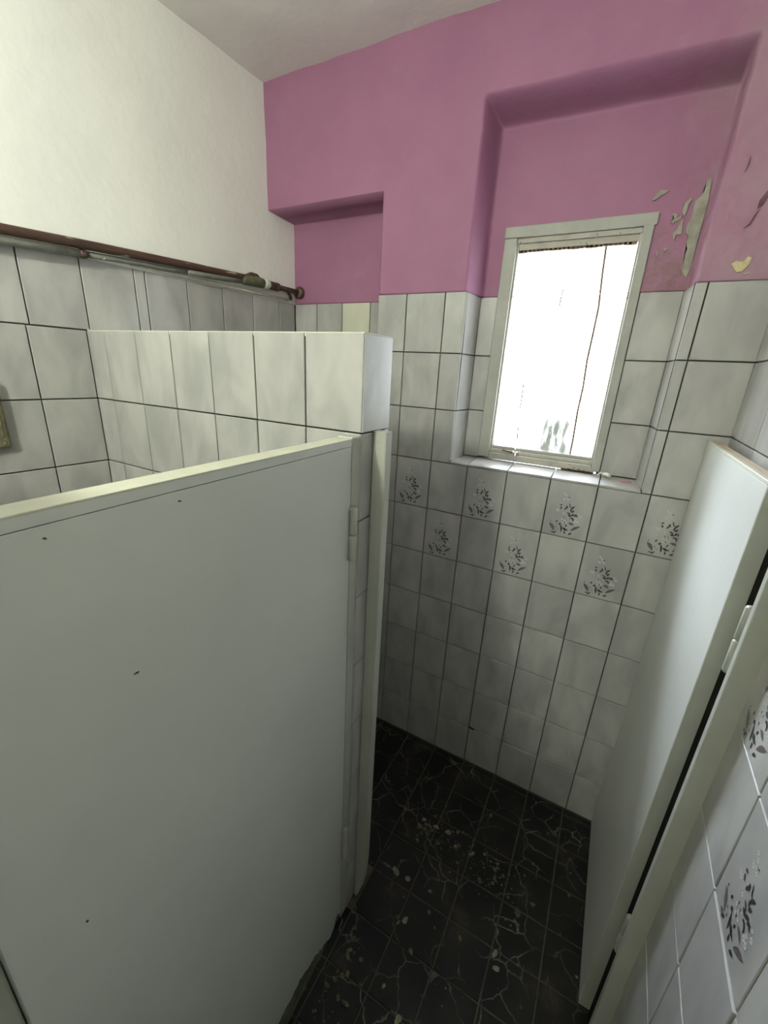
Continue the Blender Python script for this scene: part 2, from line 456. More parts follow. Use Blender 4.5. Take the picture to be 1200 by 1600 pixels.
def decor_mesh():
    bm = bmesh.new()
    w, h = TW - 0.004, TH - 0.004
    y0 = -T - 0.00025

    def P(u, v): return ((u - 0.5) * w, (v - 0.5) * h)

    def poly(pts, mi, y):
        f = bm.faces.new([bm.verts.new((x, y, z)) for x, z in pts])
        f.material_index = mi

    def leaf(s, mi, y):
        x0, z0 = P(s[0], s[1]); x1, z1 = P(s[2], s[3])
        wd = s[4] * (0.21 if mi == 1 else 0.27)
        d = Vector((x1 - x0, z1 - z0)); ln = max(d.length, 1e-4); d /= ln
        n = Vector((-d.y, d.x))
        left, right = [], []
        for t, k in ((0, 0.15), (0.25, 0.8), (0.5, 1.0), (0.75, 0.7), (1.0, 0.05)):
            c = Vector((x0, z0)) + d * (ln * t) + n * (math.sin(t * math.pi) * ln * 0.06)
            left.append(c + n * wd * 0.5 * k); right.append(c - n * wd * 0.5 * k)
        poly([tuple(p) for p in right + left[::-1]], mi, y)

    for u, v, r in WHITE:
        x, z = P(u, v); R = r * 0.155
        for k in range(5):
            a = 2 * math.pi * k / 5 + u * 9
            cx, cz = x + math.cos(a) * R * 0.6, z + math.sin(a) * R * 0.6
            poly([(cx + math.cos(b) * R * 0.42, cz + math.sin(b) * R * 0.42) for b in [2 * math.pi * q / 7 for q in range(7)]], 2, y0)
        for k in range(4):
            a = 2 * math.pi * k / 4 + v * 17
            dx_, dz_ = x + math.cos(a) * R * 1.15, z + math.sin(a) * R * 1.15
            poly([(dx_ + math.cos(b) * 0.00075, dz_ + math.sin(b) * 0.00055) for b in [2 * math.pi * q / 5 for q in range(5)]], 0, y0 - 0.0001)
        poly([(x + math.cos(b) * R * 0.22, z + math.sin(b) * R * 0.22) for b in [2 * math.pi * q / 6 for q in range(6)]], 0, y0 - 0.0001)
    for s in MAUVE: leaf(s, 1, y0 - 0.0001)
    for s in DARK: leaf(s, 0, y0 - 0.0002)
    bmesh.ops.recalc_face_normals(bm, faces=bm.faces)
    me = bpy.data.meshes.new('flower_print')
    bm.to_mesh(me); bm.free()
    for k in ('leaf_dark', 'leaf_mauve', 'flower_white'): me.materials.append(M[k])
    return me


DECOR = decor_mesh()
GAP = 0.0036
_rng = random.Random(11)


def put_tile(parent, origin, rot, u0, u1, z0, z1, mat=None, decor=False, gap=GAP, jitter=0.0006):
    """one tile on a wall plane: origin = point of the plane at u=0, z=0; rot turns local x along the wall"""
    w, h = u1 - u0 - gap, z1 - z0 - gap
    if w < 0.006 or h < 0.006: return None
    o = bpy.data.objects.new('tile', tile_mesh(w, h, mat or M['tile']))
    link(o, parent)
    c, s = math.cos(rot), math.sin(rot)
    u = (u0 + u1) / 2
    base = Vector((origin[0] + c * u, origin[1] + s * u, (z0 + z1) / 2 + (origin[2] if len(origin) > 2 else 0)))
    tilt = Matrix.Rotation(_rng.gauss(0, 0.0035), 4, 'Z') @ Matrix.Rotation(_rng.gauss(0, 0.0035), 4, 'X')
    o.matrix_local = Matrix.Translation(base + Vector((-s, c, 0)) * (T + _rng.uniform(-jitter, jitter))) @ Matrix.Rotation(rot, 4, 'Z') @ tilt
    if decor:
        d = bpy.data.objects.new('flower_print', DECOR)
        link(d, o)
    return o


# the finished tile face lies in the wall plane itself; tile backs sit T behind it
def put_flat_tile(parent, x0, x1, y0, y1, z, mat, gap=GAP, tilt_x=0.0, jitter=0.0006, name='tile'):
    w, h = x1 - x0 - gap, y1 - y0 - gap
    if w < 0.006 or h < 0.006: return None
    o = bpy.data.objects.new(name, tile_mesh(w, h, mat))
    link(o, parent)
    tl = Matrix.Rotation(_rng.gauss(0, 0.003), 4, 'X') @ Matrix.Rotation(_rng.gauss(0, 0.003), 4, 'Z')
    o.matrix_local = Matrix.Translation(((x0 + x1) / 2, (y0 + y1) / 2, z - T + _rng.uniform(-jitter, jitter))) @ Matrix.Rotation(-math.pi / 2 + tilt_x, 4, 'X') @ tl
    return o


ROWS = [(k, k * TH, (k + 1) * TH) for k in range(10)]
B = T + 0.0015                      # how far the mortar bed lies behind the tile faces

# ------------------------------------------------------------------ floor
floor = box_obj('floor', (-0.85, 1.10, REAR - 0.05, 0.32, -0.12, -0.004), M['floor_slab'])
tag(floor, 'dark grimy tiled floor of the narrow passage', kind='structure')
FT = 0.1435
fx = [0.309 + 0.1455 * k for k in range(-7, 6)]
fy = [-0.603 + FT * k for k in range(-15, 6)]
for i in range(len(fx) - 1):
    for j in range(len(fy) - 1):
        x0, x1, y0, y1 = fx[i], fx[i + 1], fy[j], fy[j + 1]
        y1 = min(y1, -0.002)
        if y1 <= y0: continue
        if (x0 + x1) / 2 < 0.27 and -0.77 < (y0 + y1) / 2 < -0.62: continue
        if (x0 + x1) / 2 < 0.27 and (y0 + y1) / 2 < -1.46: continue
        x0 = max(x0, LX((y0 + y1) / 2) + 0.01); x1 = min(x1, RX((y0 + y1) / 2) - 0.002)
        if x1 - x0 < 0.02: continue
        put_flat_tile(floor, x0, x1, y0, y1, 0.0, M['floor_tile'], gap=0.005, jitter=0.0015)

# ------------------------------------------------------------------ ceiling
bm = bmesh.new()
nx, ny = 40, 60
gv = [[bm.verts.new((-0.86 + 2.0 * i / nx, REAR - 0.05 + (0.10 - REAR) * j / ny,
                     CEIL + 0.006 * noise.noise(Vector((i * 0.35, j * 0.35, 3.1))))) for j in range(ny + 1)] for i in range(nx + 1)]
for i in range(nx):
    for j in range(ny):
        bm.faces.new((gv[i][j], gv[i][j + 1], gv[i + 1][j + 1], gv[i + 1][j]))
bm_box(bm, -0.86, 1.14, REAR - 0.05, 0.35, CEIL + 0.02, CEIL + 0.14)
ceiling = mesh_obj('ceiling', bm_done(bm, 'ceiling', True), M['ceiling'])
tag(ceiling, 'greyish white painted ceiling', kind='structure')

# ------------------------------------------------------------------ back wall (window wall)
NX, NZ, ND = -0.12, 2.31, 0.150         # niche: right edge, top, depth
RL, RR, RT, RD, RB = 0.226, 0.872, 2.508, 0.120, 1.400   # window recess
WX0, WX1, WZ0, WZ1 = 0.303, 0.742, 1.419, 2.190          # window frame, outer size
bm = bmesh.new()
bm_box(bm, NX, RL + 0.002, B, 0.33, -0.1, TOP)
bm_box(bm, RL + 0.002, RR - 0.002, B, 0.33, -0.1, RB - 0.009)
bm_box(bm, RR - 0.002, 1.10, B, 0.33, -0.1, TOP)
bm_box(bm, RL, WX0 + 0.01, RD + B, 0.33, RB - 0.02, TOP)
bm_box(bm, WX1 - 0.01, RR, RD + B, 0.33, RB - 0.02, TOP)
bm_box(bm, -0.80, NX, ND + B, 0.33, -0.1, TOP)
bm_box(bm, -0.80, WX0 + 0.005, ND + 0.02, 0.33, TOP, CEIL + 0.03)
bm_box(bm, WX1 - 0.005, 1.10, ND + 0.02, 0.33, TOP, CEIL + 0.03)
bm_box(bm, WX0 + 0.005, WX1 - 0.005, ND + 0.02, 0.33, WZ1 - 0.01, CEIL + 0.03)
wall_back = mesh_obj('wall_back', bm_done(bm, 'wall_back'), M['mortar'])
tag(wall_back, 'window wall with grey tiles below and purple paint above', kind='structure')


def ss(t):
    t = max(0.0, min(1.0, t))
    return t * t * (3 - 2 * t)


def depth(x, z):
    d = 0.0
    if x < NX + 0.01:
        d = ND * ss((NX - x) / 0.006 + 0.5) * ss((NZ - 0.02 * 0 - z) / 0.008 + 0.5)
    mx = min(ss((x - 0.219) / 0.034), ss((0.871 + 0.003 * noise.noise(Vector((0, 0, z * 22))) - x) / 0.006),
             ss((RT + 0.012 - z - 0.02 * (x - 0.22)) / 0.045))
    # round the upper left corner of the recess
    d = max(d, RD * mx)
    return d


bm = bmesh.new()
ST = 0.0045
x_lo, x_hi, z_lo, z_hi = -0.685, 1.058, TOP - 0.001, CEIL + 0.004
ni, nj = int((x_hi - x_lo) / ST), int((z_hi - z_lo) / ST)
grid = []
for i in range(ni + 1):
    x = x_lo + (x_hi - x_lo) * i / ni
    col = []
    for j in range(nj + 1):
        z = z_lo + (z_hi - z_lo) * j / nj
        y = depth(x, z) - 0.002
        y += 0.0022 * noise.noise(Vector((x * 7, z * 7, 0.3))) + 0.0008 * noise.noise(Vector((x * 25, z * 25, 5)))
        if x > 0.74:      # blistered, flaking paint on the damp side
            k = ss((x - 0.74) / 0.08) * ss((2.45 - z) / 0.2)
            f = noise.noise(Vector((x * 38, z * 24, 9.0)))
            y += k * (-0.0035 * max(0.0, f) + 0.0012 * noise.noise(Vector((x * 120, z * 120, 2))))
        zz = z
        if j == 0:
            zz += 0.0015 * noise.noise(Vector((x * 30, 0, 0)))
        col.append(bm.verts.new((x, y, zz)))
    grid.append(col)
for i in range(ni):
    for j in range(nj):
        x = (grid[i][j].co.x + grid[i + 1][j].co.x) / 2
        z = (grid[i][j].co.z + grid[i][j + 1].co.z) / 2
        if WX0 + 0.012 < x < WX1 - 0.012 and z < WZ1 - 0.012: continue
        bm.faces.new((grid[i][j], grid[i + 1][j], grid[i + 1][j + 1], grid[i][j + 1]))
low = [bm.verts.new(grid[i][0].co + Vector((0, 0.018, 0))) for i in range(ni + 1)]
for i in range(ni):
    bm.faces.new((low[i], low[i + 1], grid[i + 1][0], grid[i][0]))
loose = [v for v in bm.verts if not v.link_faces]
bmesh.ops.delete(bm, geom=loose, context='VERTS')
pl_me = bpy.data.meshes.new('purple_plaster')
bm.to_mesh(pl_me); bm.free()
for p in pl_me.polygons: p.use_smooth = True
mesh_obj('purple_plaster', pl_me, M['purple'], wall_back)

# grey tiles of the back wall: columns every 15 cm, ten courses
for k, z0, z1 in ROWS:
    cells = [(NX, 0.0)] + [(c * TW, (c + 1) * TW) for c in range(6)] + [(0.9, RX(0) + 0.0025)]
    for a, b in cells:
        ci = round((a if a > NX + 0.001 else -0.15) / TW)
        fl = (k == 6 and ci in (0, 2, 4, 6)) or (k == 5 and ci in (1, 3, 5))
        if k >= 7:
            if a >= RL and b <= RR: continue
            if a < RL < b: b = RL
            if a < RR < b: a = RR
        put_tile(wall_back, (0, 0), 0, a, b, z0, z1, decor=fl)
    # inside the niche
    for a, b in ((LX(ND), -0.527), (-0.527, -0.388), (-0.388, -0.245), (-0.245, NX)):
        put_tile(wall_back, (0, ND), 0, a, b, z0, z1, mat=M['tile_cream'] if (k == 9 and a == -0.388) else None)
    if k >= 7:
        zz0 = max(z0, RB + 0.012) if k == 7 else z0
        put_tile(wall_back, (0, RD), 0, 0.240, WX0, zz0, z1)
        put_tile(wall_back, (0, RD), 0, WX1, 0.859, zz0, z1)
        # the two reveals
        ang = math.atan2(0.12, 0.016)
        put_tile(wall_back, (RL, 0.0), ang, 0.0, 0.121, zz0 - (0.01 if k == 7 else 0), z1)
        ang = math.atan2(-0.12, 0.015)
        put_tile(wall_back, (0.857, RD), ang, 0.0, 0.121, zz0 - (0.01 if k == 7 else 0), z1)
# sill tiles
for a, b in ((RL, 0.30), (0.30, 0.45), (0.45, 0.60), (0.60, 0.75), (0.75, RR)):
    put_flat_tile(wall_back, a, b, -0.001, RD + 0.004, RB + 0.006, M['tile'], gap=0.003, tilt_x=0.08)


# bare patches where the paint has come away
def patch(name, pts, y, mat, thick=0.0012, wob=0.0016):
    bm = bmesh.new()
    out = []
    n = len(pts)
    for i in range(n):
        a, b = Vector(pts[i]), Vector(pts[(i + 1) % n])
        for s in range(3):
            p = a.lerp(b, s / 3)
            q = noise.noise_vector(Vector((p.x * 160, p.y * 160, y)))
            out.append((p.x + q.x * wob, p.y + q.y * wob))
    f = [bm.verts.new((x, y - thick, z)) for x, z in out]
    g = [bm.verts.new((x, y + 0.003, z)) for x, z in out]
    bm.faces.new(f)
    for i in range(len(out)):
        j = (i + 1) % len(out)
        bm.faces.new((f[i], f[j], g[j], g[i]))
    bmesh.ops.triangulate(bm, faces=[fc for fc in bm.faces if len(fc.verts) > 4])
    return mesh_obj(name, bm_done(bm, name), mat, wall_back)


P1 = [(0.8479, 2.2653), (0.8543, 2.2606), (0.8564, 2.2284), (0.858, 2.2069), (0.858, 2.1616), (0.858, 2.1175), (0.858, 2.0723), (0.857, 2.0458), (0.852, 2.0241), (0.8427, 2.0304), (0.834, 2.0502), (0.834, 2.0776), (0.8372, 2.0963), (0.8307, 2.1129), (0.832, 2.1287), (0.8235, 2.1374), (0.8222, 2.1585), (0.8287, 2.1735), (0.8275, 2.1942), (0.8268, 2.212), (0.8383, 2.2258), (0.8437, 2.2371), (0.8422, 2.2598)]
P2 = [(0.7194, 2.2294), (0.7273, 2.2415), (0.7385, 2.2505), (0.7585, 2.2485), (0.7531, 2.2436), (0.7415, 2.2372), (0.7254, 2.2266)]
P3 = [(0.8028, 2.1968), (0.8042, 2.212), (0.8163, 2.2246), (0.8192, 2.218), (0.8133, 2.2059), (0.8139, 2.193), (0.8096, 2.1793), (0.804, 2.1863)]
P4 = [(0.7803, 2.1664), (0.7868, 2.1776), (0.7795, 2.1862), (0.7839, 2.1897), (0.7928, 2.1849), (0.7934, 2.177), (0.806, 2.1835), (0.8006, 2.1736), (0.7849, 2.1633)]
P5 = [(0.791, 2.1375), (0.7991, 2.1475), (0.8066, 2.1704), (0.8115, 2.1713), (0.8124, 2.1568), (0.8136, 2.1356), (0.8023, 2.1339), (0.7975, 2.1209)]
P6 = [(0.7765, 2.0966), (0.7811, 2.1058), (0.7892, 2.0998), (0.7813, 2.0935)]
P7 = [(0.7635, 2.0822), (0.7596, 2.0936), (0.7641, 2.0975), (0.766, 2.0835)]
YL = [(0.9359, 2.0275), (0.9453, 2.0342), (0.9593, 2.0309), (0.9671, 2.0424), (0.9751, 2.0407), (0.9739, 2.0252), (0.963, 2.0089), (0.9521, 2.0082), (0.9431, 2.0173)]
YL2 = [(0.9679, 2.0025), (0.9777, 2.0069), (0.9776, 2.0033), (0.9706, 2.0007)]
CR1 = [(0.9573, 2.1463), (0.9573, 2.1652), (0.9627, 2.1756), (0.9683, 2.1848), (0.9718, 2.1724), (0.9662, 2.1553)]
CR2 = [(0.9403, 2.1068), (0.9495, 2.1164), (0.9553, 2.1341), (0.9612, 2.1447), (0.9586, 2.1337), (0.9523, 2.1138)]
CR3 = [(0.9102, 2.2283), (0.9131, 2.2409), (0.9142, 2.2601), (0.9168, 2.2426), (0.9129, 2.2301)]
for pts in (P1, P2, P3, P4, P5, P6, P7):
    patch('peeled_patch', pts, RD - 0.0055, M['peeled'])
for pts in (YL, YL2):
    patch('peeled_patch', pts, -0.0045, M['yellow_plaster'])
patch('chipped_corner', [(0.449, 0.2005), (0.455, 0.2025), (0.463, 0.2015), (0.472, 0.1985), (0.478, 0.1975), (0.468, 0.1955), (0.456, 0.1965)], -0.0006, M['dark_gap'], wob=0.0006)
for pts in (CR1, CR2, CR3):
    patch('paint_crack', pts, -0.0045, M['crack'], wob=0.0006)

# ------------------------------------------------------------------ window in the recess
win = empty('window_1', (0.5225, RD, WZ0))
tag(win, 'narrow window with grey painted frame and bright frosted sheet', kind='structure')


def wbox(name, x0, x1, y0, y1, z0, z1, mat, bevel=0.002, parent=win):
    o = box_obj(name, (x0, x1, y0, y1, z0, z1), mat, parent, bevel)
    if parent is win:
        o.matrix_local = Matrix.Translation((-0.5225, -RD, -WZ0))
    return o


FY0, FY1 = RD - 0.010, RD + 0.055
wbox('frame_stile', WX0, WX0 + 0.043, FY0, FY1, WZ0, WZ1 - 0.026, M['frame'], 0.003)
wbox('frame_stile', WX1 - 0.028, WX1, FY0, FY1, WZ0, WZ1 - 0.022, M['frame'], 0.003)
wbox('frame_head', WX0 - 0.002, WX1 + 0.006, FY0, FY1, WZ1 - 0.025, WZ1 + 0.008, M['frame'], 0.003)
wbox('frame_sill', WX0 + 0.043, WX1 - 0.028, FY0, FY1, WZ0 - 0.004, WZ0 + 0.020, M['sash'], 0.003)
wbox('sash_rail', WX0 + 0.043, WX1 - 0.028, FY0 + 0.008, FY1, WZ1 - 0.040, WZ1 - 0.026, M['sash'], 0.002)
wbox('sash_rail', WX0 + 0.043, WX1 - 0.028, FY0 + 0.018, FY1, WZ1 - 0.060, WZ1 - 0.040, M['sash'], 0.002)
wbox('sash_rail', WX0 + 0.043, WX1 - 0.028, FY0 + 0.010, FY1, WZ0 + 0.020, WZ0 + 0.034, M['sash'], 0.002)
wbox('sash_rail', WX0 + 0.043, WX1 - 0.028, FY0 + 0.020, FY1, WZ0 + 0.034, WZ0 + 0.046, M['frame'], 0.002)
wbox('sash_stile', WX0 + 0.043, WX0 + 0.049, FY0 + 0.012, FY1, WZ0 + 0.034, WZ1 - 0.040, M['sash'], 0.001)
wbox('sash_stile', WX1 - 0.034, WX1 - 0.028, FY0 + 0.012, FY1, WZ0 + 0.034, WZ1 - 0.040, M['sash'], 0.001)
# two wavy translucent sheets that overlap along an uneven seam
SEAM = [(0.619, 2.150), (0.624, 2.06), (0.633, 1.95), (0.632, 1.87), (0.630, 1.79), (0.634, 1.70), (0.632, 1.62), (0.635, 1.52), (0.635, 1.445)]


def seam_x(z):
    for (xa, za), (xb, zb) in zip(SEAM, SEAM[1:]):
        if zb <= z <= za:
            return xa + (xb - xa) * (za - z) / (za - zb)
    return SEAM[-1][0]


def sheet(name, left, yoff):
    bm = bmesh.new()
    rows = []
    nz_, nx_ = 20, 8
    for j in range(nz_ + 1):
        z = 1.445 + (2.140 - 1.445) * j / nz_
        xa, xb = (WX0 + 0.040, seam_x(z) + 0.010) if left else (seam_x(z), WX1 - 0.026)
        r = []
        for i in range(nx_ + 1):
            x = xa + (xb - xa) * i / nx_
            r.append((x, RD + 0.030 + yoff + 0.002 * noise.noise(Vector((x * 22, 0.4, z * 3))), z))
        rows.append(r)
    fr = [[bm.verts.new(p) for p in r] for r in rows]
    bk = [[bm.verts.new((p[0], p[1] + 0.003, p[2])) for p in r] for r in rows]
    for j in range(nz_):
        for i in range(nx_):
            bm.faces.new((fr[j][i], fr[j][i + 1], fr[j + 1][i + 1], fr[j + 1][i]))
            bm.faces.new((bk[j][i], bk[j + 1][i], bk[j + 1][i + 1], bk[j][i + 1]))
        bm.faces.new((fr[j][0], fr[j + 1][0], bk[j + 1][0], bk[j][0]))
        bm.faces.new((fr[j][-1], bk[j][-1], bk[j + 1][-1], fr[j + 1][-1]))
    o = mesh_obj(name, bm_done(bm, name, True), M['pane'], win)
    o.matrix_local = Matrix.Translation((-0.5225, -RD, -WZ0))
    return o


sheet('pane', True, 0.0)
sheet('pane', False, 0.007)
o = tube_obj('pane_seam', [(x, RD + 0.0225, z) for x, z in SEAM if 1.44 < z < 2.16], 0.0034, M['grime'], win, 8)
o.matrix_local = Matrix.Translation((-0.5225, -RD, -WZ0))
for pts in ([(0.431, 1.70), (0.4325, 1.66), (0.432, 1.61)], [(0.436, 1.55), (0.438, 1.51), (0.440, 1.487)], [(0.513, 2.01), (0.511, 1.985), (0.510, 1.955)]):
    o = tube_obj('pane_crack', [(x, RD + 0.0255, z) for x, z in pts], 0.0022, M['grime'], win, 6)
    o.matrix_local = Matrix.Translation((-0.5225, -RD, -WZ0))
# brown grime lines: one under the head, one on the lower rail
bm = bmesh.new()
for i in range(26):
    x = WX0 + 0.052 + (WX1 - WX0 - 0.10) * i / 25
    w = 0.010 + 0.004 * noise.noise(Vector((x * 40, 1, 1)))
    h = 0.004 + 0.006 * abs(noise.noise(Vector((x * 18, 2, 2))))
    bm_box(bm, x - w, x + w, FY0 + 0.019, FY0 + 0.03, WZ1 - 0.061 - h, WZ1 - 0.058)
o = mesh_obj('putty_line', bm_done(bm, 'putty_line'), M['grime'], win)
o.matrix_local = Matrix.Translation((-0.5225, -RD, -WZ0))
bm = bmesh.new()
for i in range(22):
    x = 0.62 + 0.10 * i / 21
    h = 0.004 + 0.005 * abs(noise.noise(Vector((x * 60, 2, 7))))
    bm_box(bm, x - 0.004, x + 0.004, FY0 - 0.004, FY0 + 0.004, WZ0 - 0.008, WZ0 - 0.006 + h)
o = mesh_obj('sill_grime', bm_done(bm, 'sill_grime'), M['grime'], win)
o.matrix_local = Matrix.Translation((-0.5225, -RD, -WZ0))
# catch on the bottom rail
bm = bmesh.new()
bm_box(bm, 0.436, 0.456, FY0 - 0.004, FY0 + 0.012, WZ0 + 0.022, WZ0 + 0.034, 0.002)
bm_tube(bm, [(0.446, FY0 - 0.002, WZ0 + 0.030), (0.448, FY0 - 0.012, WZ0 + 0.020), (0.450, FY0 - 0.014, WZ0 + 0.008), (0.447, FY0 - 0.010, WZ0 + 0.002)], [0.003, 0.0035, 0.003, 0.002], 8)
bm_tube(bm, [(0.446, FY0 - 0.001, WZ0 + 0.030), (0.445, FY0 - 0.006, WZ0 + 0.046)], [0.003, 0.002], 8)
o = mesh_obj('catch', bm_done(bm, 'catch'), M['metal'], win)
o.matrix_local = Matrix.Translation((-0.5225, -RD, -WZ0))
o['label'] = 'small steel catch on the bottom rail'
o = tube_obj('rod', [(0.395, FY0 + 0.006, WZ0 + 0.034), (0.42, FY0 + 0.004, WZ0 + 0.031), (0.440, FY0 + 0.002, WZ0 + 0.030)], 0.0028, M['rust'], win, 8)
o.matrix_local = Matrix.Translation((-0.5225, -RD, -WZ0))

# ------------------------------------------------------------------ left wall
YB = 0.16
bm = bmesh.new()
n_ = 1.0 / math.hypot(1, 0.049)


def strip(bm, inset, y0, y1, z0, z1, side=-1, thick=0.12):
    if side < 0:
        bm_prism(bm, [(LX(y0) + inset, y0), (LX(y1) + inset, y1), (LX(y1) - thick, y1), (LX(y0) - thick, y0)], z0, z1)
    else:
        bm_prism(bm, [(RX(y0) - inset, y0), (RX(y0) + thick, y0), (RX(y1) + thick, y1), (RX(y1) - inset, y1)], z0, z1)


strip(bm, -B, REAR - 0.05, YB, -0.1, TOP)
wall_left = mesh_obj('wall_left', bm_done(bm, 'wall_left'), M['mortar'])
tag(wall_left, 'left wall, grey tiles below and white paint above', kind='structure')
# white plaster with a slightly uneven face
bm = bmesh.new()
ni, nj = 150, 40
gv = []
for i in range(ni + 1):
    y = REAR - 0.02 + (YB - REAR + 0.02) * i / ni
    c = []
    for j in range(nj + 1):
        z = TOP - 0.002 + (CEIL + 0.006 - TOP) * j / nj
        x = LX(y) + 0.003 + 0.003 * noise.noise(Vector((y * 5, z * 5, 8))) + 0.001 * noise.noise(Vector((y * 20, z * 20, 4)))
        c.append(bm.verts.new((x, y, z)))
    gv.append(c)
for i in range(ni):
    for j in range(nj):
        bm.faces.new((gv[i][j], gv[i][j + 1], gv[i + 1][j + 1], gv[i + 1][j]))
bot = [bm.verts.new(gv[i][0].co + Vector((-0.02, 0, 0))) for i in range(ni + 1)]
for i in range(ni):
    bm.faces.new((bot[i], gv[i][0], gv[i + 1][0], bot[i + 1]))
strip(bm, -0.015, REAR - 0.05, YB, TOP, CEIL + 0.03)
mesh_obj('white_plaster', bm_done(bm, 'white_plaster', True), M['white'], wall_left)
# tiles, first seam at the partition corner
for k, z0, z1 in ROWS:
    edges = [-0.755 - TW * q for q in range(18)]
    back = [-0.745, -0.59, -0.554, -0.403, -0.252, -0.102, 0.048, ND - 0.002] if k == 9 else [-0.755, -0.605, -0.455, -0.305, -0.155, -0.005, ND - 0.002]
    if k == 9:
        edges = [-0.745 - TW * q for q in range(18)]
    allc = [(b, a) for a, b in zip(edges, edges[1:])] + list(zip(back, back[1:]))
    for a, b in allc:
        if z1 < 1.2 and a < -1.5: continue
        put_tile(wall_left, (LX(0), 0), LROT, a, b, z0, z1)

# ------------------------------------------------------------------ right wall
bm = bmesh.new()
strip(bm, -B, REAR - 0.05, 0.02, -0.1, TOP, 1)
wall_right = mesh_obj('wall_right', bm_done(bm, 'wall_right'), M['mortar'])
tag(wall_right, 'right wall with grey tiles and flower tiles', kind='structure')
bm = bmesh.new()
strip(bm, 0.001, REAR - 0.05, 0.02, TOP, CEIL + 0.03, 1)
mesh_obj('white_plaster', bm_done(bm, 'white_plaster'), M['white'], wall_right)
us = [-0.001, 0.118] + [0.118 + 0.1525 * q for q in range(1, 18)]
for k, z0, z1 in ROWS:
    for q, (a, b) in enumerate(zip(us, us[1:])):
        if b > 2.72: continue
        fl = b - a > 0.14 and ((k == 6 and q % 2 == 1) or (k == 5 and q % 2 == 0))
        put_tile(wall_right, (RX(0), 0), RROT, a, b, z0, z1, decor=fl)

# ------------------------------------------------------------------ rear wall
wall_rear = box_obj('wall_rear', (-0.95, 1.12, REAR - 0.15, REAR, -0.1, CEIL + 0.03), M['white'])
tag(wall_rear, 'white wall behind the viewer', kind='structure')

# added unseen slab behind the viewer, keeps lamp light off the right wall
lamp_blocker = box_obj('lamp_blocker', (0.290, 0.590, -1.800, -1.720, 0.0, CEIL + 0.02), M['post'], None, 0.004)
tag(lamp_blocker, 'unseen slab added behind the viewer to block the lamp', kind='structure')

# ------------------------------------------------------------------ globe lamp under the ceiling, behind the viewer
LPX, LPY, LPZ = 0.04, -2.15, 2.48
lamp = empty('ceiling_lamp', (LPX, LPY, CEIL - 0.004))
tag(lamp, 'round globe lamp hanging under the ceiling behind the viewer', 'lamp')
tube_obj('ceiling_rose', [(0, 0, 0), (0, 0, -0.012), (0, 0, -0.028)], [0.045, 0.045, 0.018], M['white_plastic'], lamp, 20)
tube_obj('stem', [(0, 0, -0.026), (0, 0, -0.135)], 0.008, M['white_plastic'], lamp, 10)
tube_obj('holder', [(0, 0, -0.130), (0, 0, -0.145), (0, 0, -0.170)], [0.020, 0.028, 0.030], M['white_plastic'], lamp, 16)
bm = bmesh.new()
bmesh.ops.create_uvsphere(bm, u_segments=16, v_segments=10, radius=0.085)
for v in bm.verts: v.co.z += LPZ - CEIL
mesh_obj('globe', bm_done(bm, 'globe', True), M['globe'], lamp)

# ------------------------------------------------------------------ low tiled partition between the stalls
PY0, PY1, PX, PT = -0.755, -0.632, 0.290, 9 * TH
bm = bmesh.new()
bm_prism(bm, [(LX(PY0) - 0.02, PY0 + B), (PX - B, PY0 + B), (PX - B, PY1 - B), (LX(PY1) - 0.02, PY1 - B)], 0.0, PT - B)
wall_part = mesh_obj('wall_partition', bm_done(bm, 'wall_partition'), M['mortar'])
tag(wall_part, 'low tiled partition wall with a pale end face', kind='structure')
for k, z0, z1 in ROWS[:9]:
    for q in range(7):
        b = PX - TW * q
        a = max(b - TW, LX(PY0))
        if b - a < 0.01: continue
        put_tile(wall_part, (0, PY0), 0, a, b, z0, z1)
        put_tile(wall_part, (0, PY1), math.pi, -b, -a, z0, z1)
    put_tile(wall_part, (PX, PY0), math.pi / 2, 0.001, PY1 - PY0 - 0.001, z0, z1)
bm = bmesh.new()
bm_prism(bm, [(LX(PY0), PY0 + 0.002), (PX - 0.002, PY0 + 0.002), (PX - 0.002, PY1 - 0.002), (LX(PY1), PY1 - 0.002)], PT - B, PT)
mesh_obj('coping', bm_done(bm, 'coping'), M['tile_cream'], wall_part)

# second partition on the near side of the closed stall
QY0, QY1 = -1.615, -1.492
bm = bmesh.new()
bm_prism(bm, [(LX(QY0) - 0.02, QY0 + B), (PX - B, QY0 + B), (PX - B, QY1 - B), (LX(QY1) - 0.02, QY1 - B)], 0.0, PT)
wall_near = mesh_obj('wall_near', bm_done(bm, 'wall_near'), M['mortar'])
tag(wall_near, 'near tiled partition wall beside the closed door', kind='structure')
for k, z0, z1 in ROWS[:9]:
    put_tile(wall_near, (PX, QY0), math.pi / 2, 0.001, QY1 - QY0 - 0.001, z0, z1)
    for q in range(7):
        b = PX - TW * q
        a = max(b - TW, LX(QY0))
        if b - a < 0.01: continue
        put_tile(wall_near, (0, QY1), math.pi, -b, -a, z0, z1)

# ------------------------------------------------------------------ frame posts
def post(name, label, dims, mat=M['post'], bevel=0.003):
    o = box_obj(name, dims, mat, None, bevel)
    tag(o, label, kind='structure')
    return o


post('trim_1', 'grey frame strip the closed door hangs on', (0.248, 0.288, -0.786, PY0 - 0.0005, 0.0, 1.588))
post('trim_2', 'grey frame post at the near edge of the closed door', (0.250, 0.290, QY1 + 0.001, -1.460, 0.0, 1.588))
